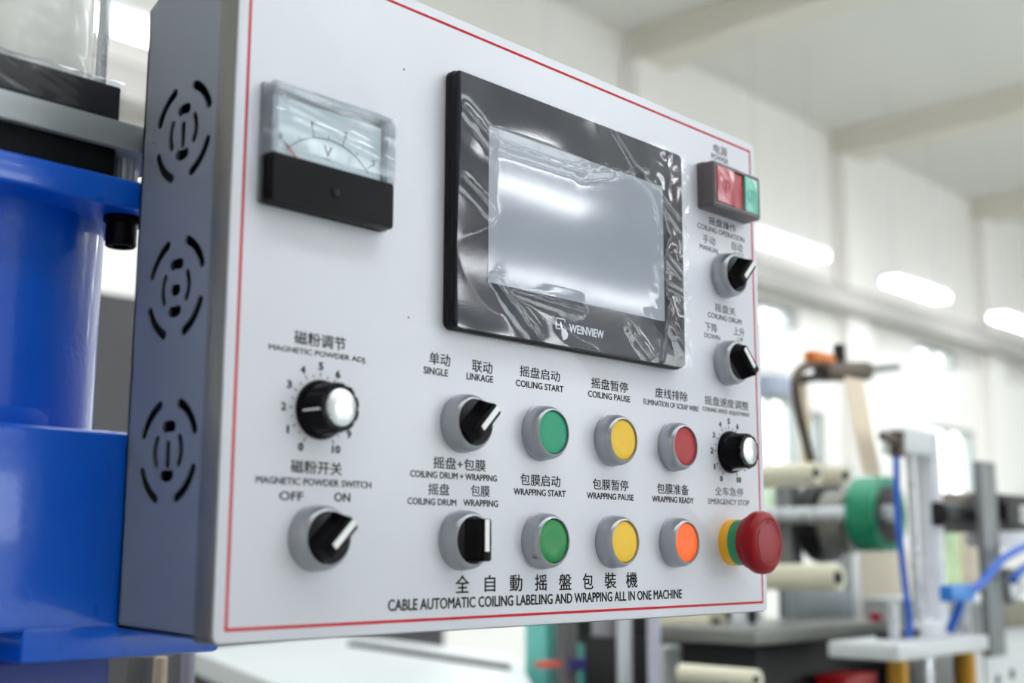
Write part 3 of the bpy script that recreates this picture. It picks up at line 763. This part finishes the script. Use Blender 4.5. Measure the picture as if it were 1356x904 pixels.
bm = bmesh.new(); cyl(bm, (-.0222, .092, 1.3560), (-.0222, .092, 1.47), .0028, 24); tag(wobj('steel_rod', bm, M_steel), 'thin upright steel rod beside the wrapped white roll', 'rod')

#BG0
# ------------------------------------------------------------------ machines behind the cabinet (far out of focus)
M_dk = mat('black_iron', (26, 26, 28), .5, .2, .1, 20)
M_brass = mat('knurled_brass', (176, 128, 44), .4, .7, .5, 260)
M_brown = mat('brown_bronze_casting', (96, 82, 72), .5, .3, .15, 30)
M_tape = mat('green_tape', (22, 140, 104), .35, 0, .06, 30)
M_web = mat('beige_strap', (240, 220, 196), .55, 0, .04, 20)
M_alu = mat('aluminium_tube', (232, 232, 240), .4, 0, .05, 40)
M_post = mat('grey_steel_post', (128, 130, 132), .45, .3, .05, 20)
def fbox(bm, u0, v0, u1, v1, y, dy, bev=0.0):
    """a box whose front face on plane y spans the given pixels"""
    a = at(u0, v1, y); b = at(u1, v0, y); vm_ = (v0 + v1) / 2; um_ = (u0 + u1) / 2
    x0, x1 = at(u0, vm_, y).x, at(u1, vm_, y).x; z0, z1 = at(um_, v1, y).z, at(um_, v0, y).z
    box(bm, (x0, y, z0), (x1, y + dy, z1), bev); return x0, x1, z0, z1
def fb(name, u0, v0, u1, v1, y, dy, m, parent=None, bev=.002, label=None):
    bm = bmesh.new(); fbox(bm, u0, v0, u1, v1, y, dy, bev); return wobj(name, bm, m, parent, 40, label)
def depth_of(p): return (ROT @ (p - CAMPOS)).z
def vcyl(name, u, v0, v1, y, rp, m, parent=None, label=None, down=None):
    """upright cylinder; rp is its half width in pixels"""
    p1 = at(u, v0, y); p0 = at(u, v1, y); r = rp * depth_of(at(u, (v0 + v1) / 2, y)) / F
    z0 = p0.z if down is None else down
    bm = bmesh.new(); cyl(bm, (p1.x, y, z0), (p1.x, y, p1.z), r, 28, .001); return wobj(name, bm, m, parent, 40, label)
def radius(u, v, y, px):
    return (at(u, v - px, y).z - at(u, v + px, y).z) / 2
def ycyl(name, u, v, y, px, length, m, parent=None, label=None, ri=None):
    """cylinder along y with its near face centred on pixel (u, v); px is its half height"""
    p = at(u, v, y); r = radius(u, v, y, px); bm = bmesh.new()
    if ri: pipe(bm, p, p + Vector((0, length, 0)), r, radius(u, v, y, ri), 40)
    else: cyl(bm, p, p + Vector((0, length, 0)), r, 40, .001)
    return wobj(name, bm, m, parent, 40, label)

wm_loc = at(1150, 860, .45); wm = thing('wrapping_machine', 'blurred wrapping machine with rollers, air cylinder and grey posts right of the cabinet', 'machine', (wm_loc.x, .45, 0))
fb('guide_plate', 1190, 847, 1310, 868, .30, .10, M_lgrey, wm, .002)
vcyl('knurled_column', 1187, 866, 960, .33, 14, M_brass, wm, 'brass knurled column')
vcyl('knurled_column', 1276, 862, 960, .33, 14, M_brass, wm, 'brass knurled column')
fb('rod_stub', 1230, 866, 1240, 940, .34, .01, M_steel, wm)
fb('table_top', 1000, 828, 1190, 846, .46, .16, mat('grey_table_edge', (122, 122, 118), .45), wm, .002)
fb('under_frame', 1000, 846, 1200, 1040, .50, .30, M_dk, wm, .003)
z_t = at(1100, 1040, .5).z
xA, xB = at(1000, 900, .5).x, at(1200, 900, .5).x
bm = bmesh.new()
box(bm, (xA, .36, .02), (xB + .35, .80, at(1100, 955, .36).z), .01); wobj('machine_base', bm, M_dark, wm)
for x in (xA + .03, xB + .32):
    for y in (.39, .77): wobj('levelling_foot', B(((x - .025, y - .025, 0), (x + .025, y + .025, .025))), M_dk, wm)
# air cylinder
vcyl('cylinder_tube', 1225, 600, 838, .36, 19, M_alu, wm, 'pale aluminium cylinder tube')
fb('cylinder_head', 1198, 570, 1244, 602, .34, .035, M_lgrey, wm)
fb('cylinder_foot', 1226, 822, 1250, 848, .335, .03, M_white, wm, label='white cylinder foot')
vcyl('guide_rod', 1205, 600, 842, .35, 6, M_steel, wm)
fb('rod_clamp', 1186, 832, 1236, 846, .345, .03, M_dark, wm)
bm = bmesh.new(); p = at(1190, 585, .33); cyl(bm, at(1168, 577, .33), p, .006, 16); cyl(bm, at(1188, 572, .33), at(1188, 604, .33), .010, 16); wobj('elbow_fitting', bm, M_brown, wm, label='bronze elbow fitting')
vcyl('steel_pin', 1182, 798, 846, .33, 7, M_steel, wm); vcyl('steel_pin', 1277, 790, 848, .33, 7, M_steel, wm)
# grey posts, shaft and bearing
fb('upright_post', 1306, 612, 1326, 870, .30, .012, M_post, wm)
bm = bmesh.new(); a = at(1240, 680, .34); cyl(bm, (a.x, .34, a.z), (at(1290, 680, .34).x, .34, a.z), radius(1260, 680, .34, 16), 28, .001); wobj('drive_shaft', bm, M_dk, wm)
ycyl('bearing_flange', 1294, 678, .33, 27, .05, M_brown, wm); ycyl('bearing_bore', 1298, 680, .3295, 12, .005, M_dk, wm)
fb('slide_block', 1324, 655, 1362, 668, .31, .05, M_dk, wm); fb('slide_block', 1324, 690, 1362, 702, .31, .05, M_dk, wm); fb('slide_rail', 1322, 672, 1372, 684, .32, .05, M_steel, wm)
fb('slide_carriage', 1335, 662, 1352, 700, .305, .03, M_dk, wm); fb('slide_plate', 1322, 704, 1372, 724, .32, .05, M_alu, wm)
ycyl('regulator_dial', 1344, 776, .30, 24, .04, M_post, wm); ycyl('dial_face', 1345, 778, .299, 14, .004, M_alu, wm)
fb('side_casing', 1308, 792, 1400, 1010, .345, .20, M_lgrey, wm, .006)
for u, v in ((1341, 892), (1322, 900)): ycyl('casing_hole', u, v, .3442, 8, .004, M_dk, wm)
fb('side_casing', 1296, 862, 1330, 1010, .35, .1, M_lgrey, wm, .004)
fb('corner_block', 1330, 795, 1372, 830, .335, .05, mat('olive_bracket', (128, 120, 104), .5), wm)
# rollers; dark discs stand in for the shaded holes in their ends
def roller(u, v, y, px, length, end=None, ri=6):
    ycyl('roller', u, v, y, px, length, M_cream, wm, 'cream rubber roller'); ycyl('roller_hole_disc', u, v, y - .004, ri, .006, M_dk, wm)
roller(1083, 626, .42, 15, .40); roller(1122, 629, .40, 13, .40); roller(1112, 765, .42, 18, .45, ri=9)
roller(1004, 900, .40, 14, .115, ri=6)
roller(950, 826, .60, 24, .20, ri=8)
ycyl('belt_pulley', 998, 822, .52, 27, .02, M_lgrey, wm, 'pale grey belt pulley'); ycyl('pulley_bore', 997, 815, .518, 12, .004, M_dk, wm)
fb('dark_housing', 860, 780, 985, 852, .70, .15, M_dk, wm, .004)
fb('roller_bracket', 1050, 640, 1064, 836, .62, .03, M_post, wm); fb('roller_bracket', 1128, 620, 1138, 836, .60, .03, M_lgrey, wm)
fb('rear_panel', 1052, 782, 1128, 838, .58, .02, mat('blue_grey_panel', (150, 158, 164), .5), wm)
fb('front_casing', 880, 852, 975, 960, .62, .03, M_lgrey, wm, .004)
fb('cable_box', 1122, 893, 1162, 915, .44, .05, mat('red_box_paint', (190, 16, 30), .4), wm, label='red box')
# spindle with hub and backing disc
ycyl('spindle', 1182, 680, .435, 12, .32, M_steel, wm)
ycyl('spindle_hub', 1131, 690, .52, 42, .04, mat('grey_hub', (128, 126, 120), .45, .3), wm, 'grey hub'); ycyl('backing_disc', 1102, 690, .575, 54, .03, M_dk, wm, 'black backing disc')
# arm and tool above
tube_b = bmesh.new(); tube(tube_b, [at(1078, 625, .44), at(1064, 570, .44), at(1054, 520, .44), at(1056, 495, .44), at(1072, 483, .44), at(1094, 488, .44)], .0065, 14); wobj('bent_tube_arm', tube_b, M_brown, wm)
bm = bmesh.new(); cyl(bm, at(1062, 502, .44), at(1092, 498, .44), .006, 16); wobj('arm_link', bm, M_dk, wm)
bm = bmesh.new(); cyl(bm, at(1086, 492, .44), at(1148, 491, .43), .0145, 24, .004); wobj('tool_body', bm, M_brown, wm)
bm = bmesh.new(); cyl(bm, at(1146, 490, .43), at(1190, 485, .42), .0055, 18, .002); wobj('tool_rod', bm, M_post, wm)
fb('orange_cap', 1080, 466, 1108, 480, .43, .02, mat('orange_plastic', (226, 122, 30), .4), wm, .004, 'orange cap')
vcyl('black_knob', 1111, 456, 478, .44, 8, M_dk, wm, 'black knob')

# tape roll on the spindle
p = at(1180, 680, .45); ty = thing('tape_roll', 'green roll of tape on the dark spindle of the blurred machine', 'tape', (p.x, .37, p.z))
ycyl('tape_wound', 1178, 680, .45, 50, .045, M_tape, ty, ri=38); ycyl('roll_core', 1179, 680, .448, 37, .04, mat('dark_brown_core', (58, 48, 46), .5), ty, 'dark core', ri=15)
# strap running down to the roll
def strip(name, pts, wpx, y, m, label, cat):
    bm = bmesh.new(); P = [at(u, v, y) for u, v in pts]; w = (at(pts[0][0] + wpx, pts[0][1], y).x - P[0].x)
    prism(bm, [(q.x, q.z) for q in P] + [(q.x + w, q.z) for q in P[::-1]], y, y + .0012); o = wobj(name, bm, m); return tag(o, label, cat)
strip('packing_strap', [(1119, 498), (1130, 560), (1143, 628)], 24, .402, M_web, 'beige strap hanging from the blurred arm to the cream rollers', 'strap')
strip('packing_strap', [(1056, 505), (1062, 560), (1062, 615)], 12, .452, M_web, 'narrow beige strap beside the bent tube arm', 'strap')
bm = bmesh.new(); tube(bm, [at(1187, 604, .325), at(1189, 680, .325), at(1197, 760, .325), at(1204, 822, .325), at(1204, 844, .325)], .0046, 12); tag(wobj('air_hose', bm, M_hose), 'thin blue air hose hanging beside the pale air cylinder', 'hose')
bm = bmesh.new(); tube(bm, [at(1258, 834, .315), at(1266, 815, .30), at(1276, 790, .29), at(1300, 772, .28), at(1330, 738, .28), at(1375, 715, .28)], .0062, 12); tag(wobj('air_hose', bm, M_hose), 'thick blue air hose rising to the right edge of the photo', 'hose')
bm = bmesh.new(); tube(bm, [at(1342, 768, .28), at(1356, 752, .28), at(1380, 745, .28)], .0062, 12); tag(wobj('air_hose', bm, M_hose), 'short blue air hose at the round regulator on the right edge', 'hose')
fb('x', 1262, 774, 1292, 796, .28, .02, mat('bright_blue_fitting', (40, 130, 215), .35), None, .003).name = 'hose_fitting'
tag(bpy.data.objects['hose_fitting'], 'bright blue push fitting on the thick blue hose', 'fitting')
# big cream rolls standing behind the plate
for (u, v0, v1, rp, y, lab) in ((1172, 728, 846, 38, .68, 'wide cream roll standing behind the green tape roll'), (1292, 700, 846, 22, .62, 'narrow cream roll standing behind the blue hoses'), (1122, 716, 846, 11, .80, 'thin cream tube standing left of the wide cream roll')):
    p1 = at(u, v0, y); r = rp * depth_of(p1) / F; zb = at(1100, 846, .46).z - .02
    bm = bmesh.new(); pipe(bm, (p1.x, y, zb), (p1.x, y, p1.z), r, r * .35, 40); tag(wobj('film_roll', bm, mat('cream_film', (242, 230, 212), .5)), lab, 'roll')
t_ = thing('roll_table', 'low grey table under the cream rolls of the blurred machine', 'table', (at(1200, 846, .66).x, .66, 0))
zb = at(1100, 846, .46).z - .02; xa = at(1110, 780, .80).x - .03; xb = at(1314, 780, .62).x + .02
wobj('table_panel', B(((xa, .57, zb - .02), (xb, .84, zb)), bev=.002), M_dark, t_)
for x in (xa + .02, xb - .02):
    for y in (.82,): wobj('leg', B(((x - .015, y - .015, 0), (x + .015, y + .015, zb - .02))), M_post, t_)
# red signal lamp
p = at(1160, 846, .455); rb = thing('signal_button', 'red signal button in a pale ring on the grey table edge', 'button', (p.x, .475, at(1160, 828, .475).z))
bm = bmesh.new(); q = at(1160, 828, .475); cyl(bm, (q.x, .475, q.z), (q.x, .475, q.z + .006), .015, 24); wobj('pale_ring', bm, M_white, rb)
bm = bmesh.new(); lathe(bm, [(0, .006), (.009, .006), (.009, .014), (.006, .019), (0, .020)], q, (0, 0, 1), 24); wobj('red_dome', bm, M_redcap, rb)

# under the cabinet: bench, teal machine, steel columns
bt = thing('packing_bench', 'pale bench with a dark edge seen under the cabinet', 'bench', (at(480, 870, .95).x, .95, 0))
def slope_top(name, pts, y_unused, m, parent, th=.03):
    bm = bmesh.new(); A = [bm.verts.new(q) for q in pts]; Bq = [bm.verts.new(q - Vector((0, 0, th))) for q in pts]
    n_ = len(A); bm.faces.new(A); bm.faces.new(Bq[::-1])
    for k in range(n_): bm.faces.new((A[k], Bq[k], Bq[(k + 1) % n_], A[(k + 1) % n_]))
    return wobj(name, bm, m, parent, 0)
def atz(u, v, z):
    d = ROT.transposed() @ Vector(((u - 678.0) / F, (v - 452.0) / F, 1.0)); return CAMPOS + d * ((z - CAMPOS.z) / d.z)
zq = .95
poly = [atz(248, 860, zq), atz(420, 928, zq), atz(725, 940, zq), atz(682, 868, zq), atz(445, 838, zq)]
slope_top('bench_top', poly, 0, M_lgrey, bt, .035)
cen = sum(poly, Vector()) / 5
slope_top('bench_apron', [cen + (q - cen) * .985 - Vector((0, 0, .036)) for q in poly], 0, M_dk, bt, .16)
slope_top('bench_groove', [atz(465, 848, zq + .004), atz(460, 852, zq + .004), atz(676, 884, zq + .004), atz(676, 878, zq + .004)], 0, M_dark, bt, .0035)
for q in poly[:4]:
    q = cen + (q - cen) * .93; wobj('leg', B(((q.x - .02, q.y - .02, 0), (q.x + .02, q.y + .02, zq - .197))), M_post, bt)
def column(name, u, rp, v0, y, m, lab, cat='column', square=False):
    p1 = at(u, v0, y); r = rp * depth_of(p1) / F; bm = bmesh.new()
    if square: box(bm, (p1.x - r, y - r, 0), (p1.x + r, y + r, p1.z), .002)
    else: cyl(bm, (p1.x, y, 0), (p1.x, y, p1.z), r, 32, .001)
    return tag(wobj(name, bm, m), lab, cat)
column('teal_column', 722, 19, 780, .90, M_teal, 'broad teal column under the cabinet, left of the dark post', square=True)
column('teal_column', 770, 10, 780, .92, M_teal, 'narrow teal column under the cabinet, right of the dark post', square=True)
column('dark_post', 750, 11, 780, .72, mat('grey_brown_post', (92, 90, 92), .5), 'dark grey square post between the teal columns', 'post', True)
column('steel_column', 802, 19, 780, .78, mat('matt_grey_tube', (160, 158, 164), .45, .1), 'matt grey steel tube under the cabinet', 'column')
column('steel_column', 826, 10, 780, .70, M_alu, 'shiny steel tube beside the matt grey tube', 'column')
column('steel_column', 865, 9, 780, .60, mat('lilac_steel', (206, 202, 222), .3, .1), 'bright narrow steel column left of the dark housing', 'column')
column('teal_column', 846, 7, 780, .85, mat('dark_teal', (30, 104, 106), .5), 'thin dark teal column behind the bright narrow steel column', square=True)
column('steel_column', 862, 16, 850, 1.0, M_dark, 'short dark column far behind the bright narrow column', square=True)
column('pale_post', 213, 9, 869, .42, mat('yellowish_post', (170, 150, 130), .5), 'pale post with a yellow tip below the blue machine', 'post')
column('pale_post', 250, 9, 862, .46, mat('lilac_grey_post', (130, 126, 140), .45), 'grey post just below the lower left corner of the cabinet', 'post')
column('dark_column', 200, 22, 866, .55, M_dark, 'dark column behind the pale post below the blue machine', 'column', True)
fb('x', 726, 876, 744, 884, .69, .025, mat('red_orange_clip', (200, 70, 50), .45), None, .001).name = 'hose_clip'; tag(bpy.data.objects['hose_clip'], 'small red clip on the dark post', 'clip')
fb('x', 758, 872, 778, 888, .70, .03, mat('navy_clip', (40, 40, 110), .45), None, .001).name = 'hose_clip.001'; tag(bpy.data.objects['hose_clip.001'], 'small navy clip right of the dark post', 'clip')
# far cabinets
fc = thing('floor_cabinet', 'dark grey floor cabinet seen between the blue cylinder and the control cabinet', 'cabinet', (1.25, 2.6, 0))
pz = at(150, 388, 2.6); wobj('cabinet_body', B(((.9, 2.6, .08), (2.6, 3.1, pz.z)), bev=.01), mat('charcoal_cabinet', (64, 62, 66), .5, .1, .05, 3), fc); wobj('plinth', B(((.93, 2.63, 0), (2.57, 3.07, .08))), M_dk, fc)
for x in (.915, 1.48, 2.045): wobj('door_panel', B(((x, 2.585, .1), (x + .54, 2.599, pz.z - .03)), bev=.004), mat('charcoal_cabinet', (64, 62, 66)), fc)
wb = at(1025, 512, 6.2); tag(wobj('wall_box', B(((wb.x - .2, 6.1, wb.z - .09), (wb.x + .2, 6.32, wb.z + .12)), bev=.02), mat('slate_box', (150, 158, 176), .5)), 'slate grey box high on the back wall behind the bent tube arm', 'box')
# hedge outside the back windows
bm = bmesh.new(); NXh, NZh = 150, 14
prof = [(9.2, 1.9 * k / 8) for k in range(9)] + [(9.2 + 1.4 * k / 5, 1.9) for k in range(1, 6)]
rows = []
for i in range(NXh + 1):
    x = 0 + 26 * i / NXh
    rows.append([bm.verts.new((x, y + .25 * noise.noise(Vector((x * 2, z * 3, 1))), max(0, z + .35 * noise.noise(Vector((x * 1.7, y, z)))) if z > 0 else 0)) for y, z in prof])
for A, Bq in zip(rows, rows[1:]):
    for k in range(len(A) - 1): bm.faces.new((A[k], Bq[k], Bq[k + 1], A[k + 1]))
hg = tag(wobj('hedge', bm, mat('hedge_leaves', (150, 176, 96), .7, 0, .4, 6)), 'pale green hedge outside the windows of the back wall', 'hedge'); hg['kind'] = 'stuff'
struct(wobj('floor_2', B(((-8, YB + .3, -.1), (40, 20, 0))), mat('outdoor_paving', (170, 172, 160), .8), smooth=0)).name = 'ground_outside'
# dust specks on the face sheet
for u, v in ((535, 92), (541, 420), (762, 383)):
    p = at(u, v, -.0009); bm = bmesh.new(); cyl(bm, p, p + Vector((0, -.0001, 0)), .0005, 8); cw('speck', bm, M_ink)
#BG1
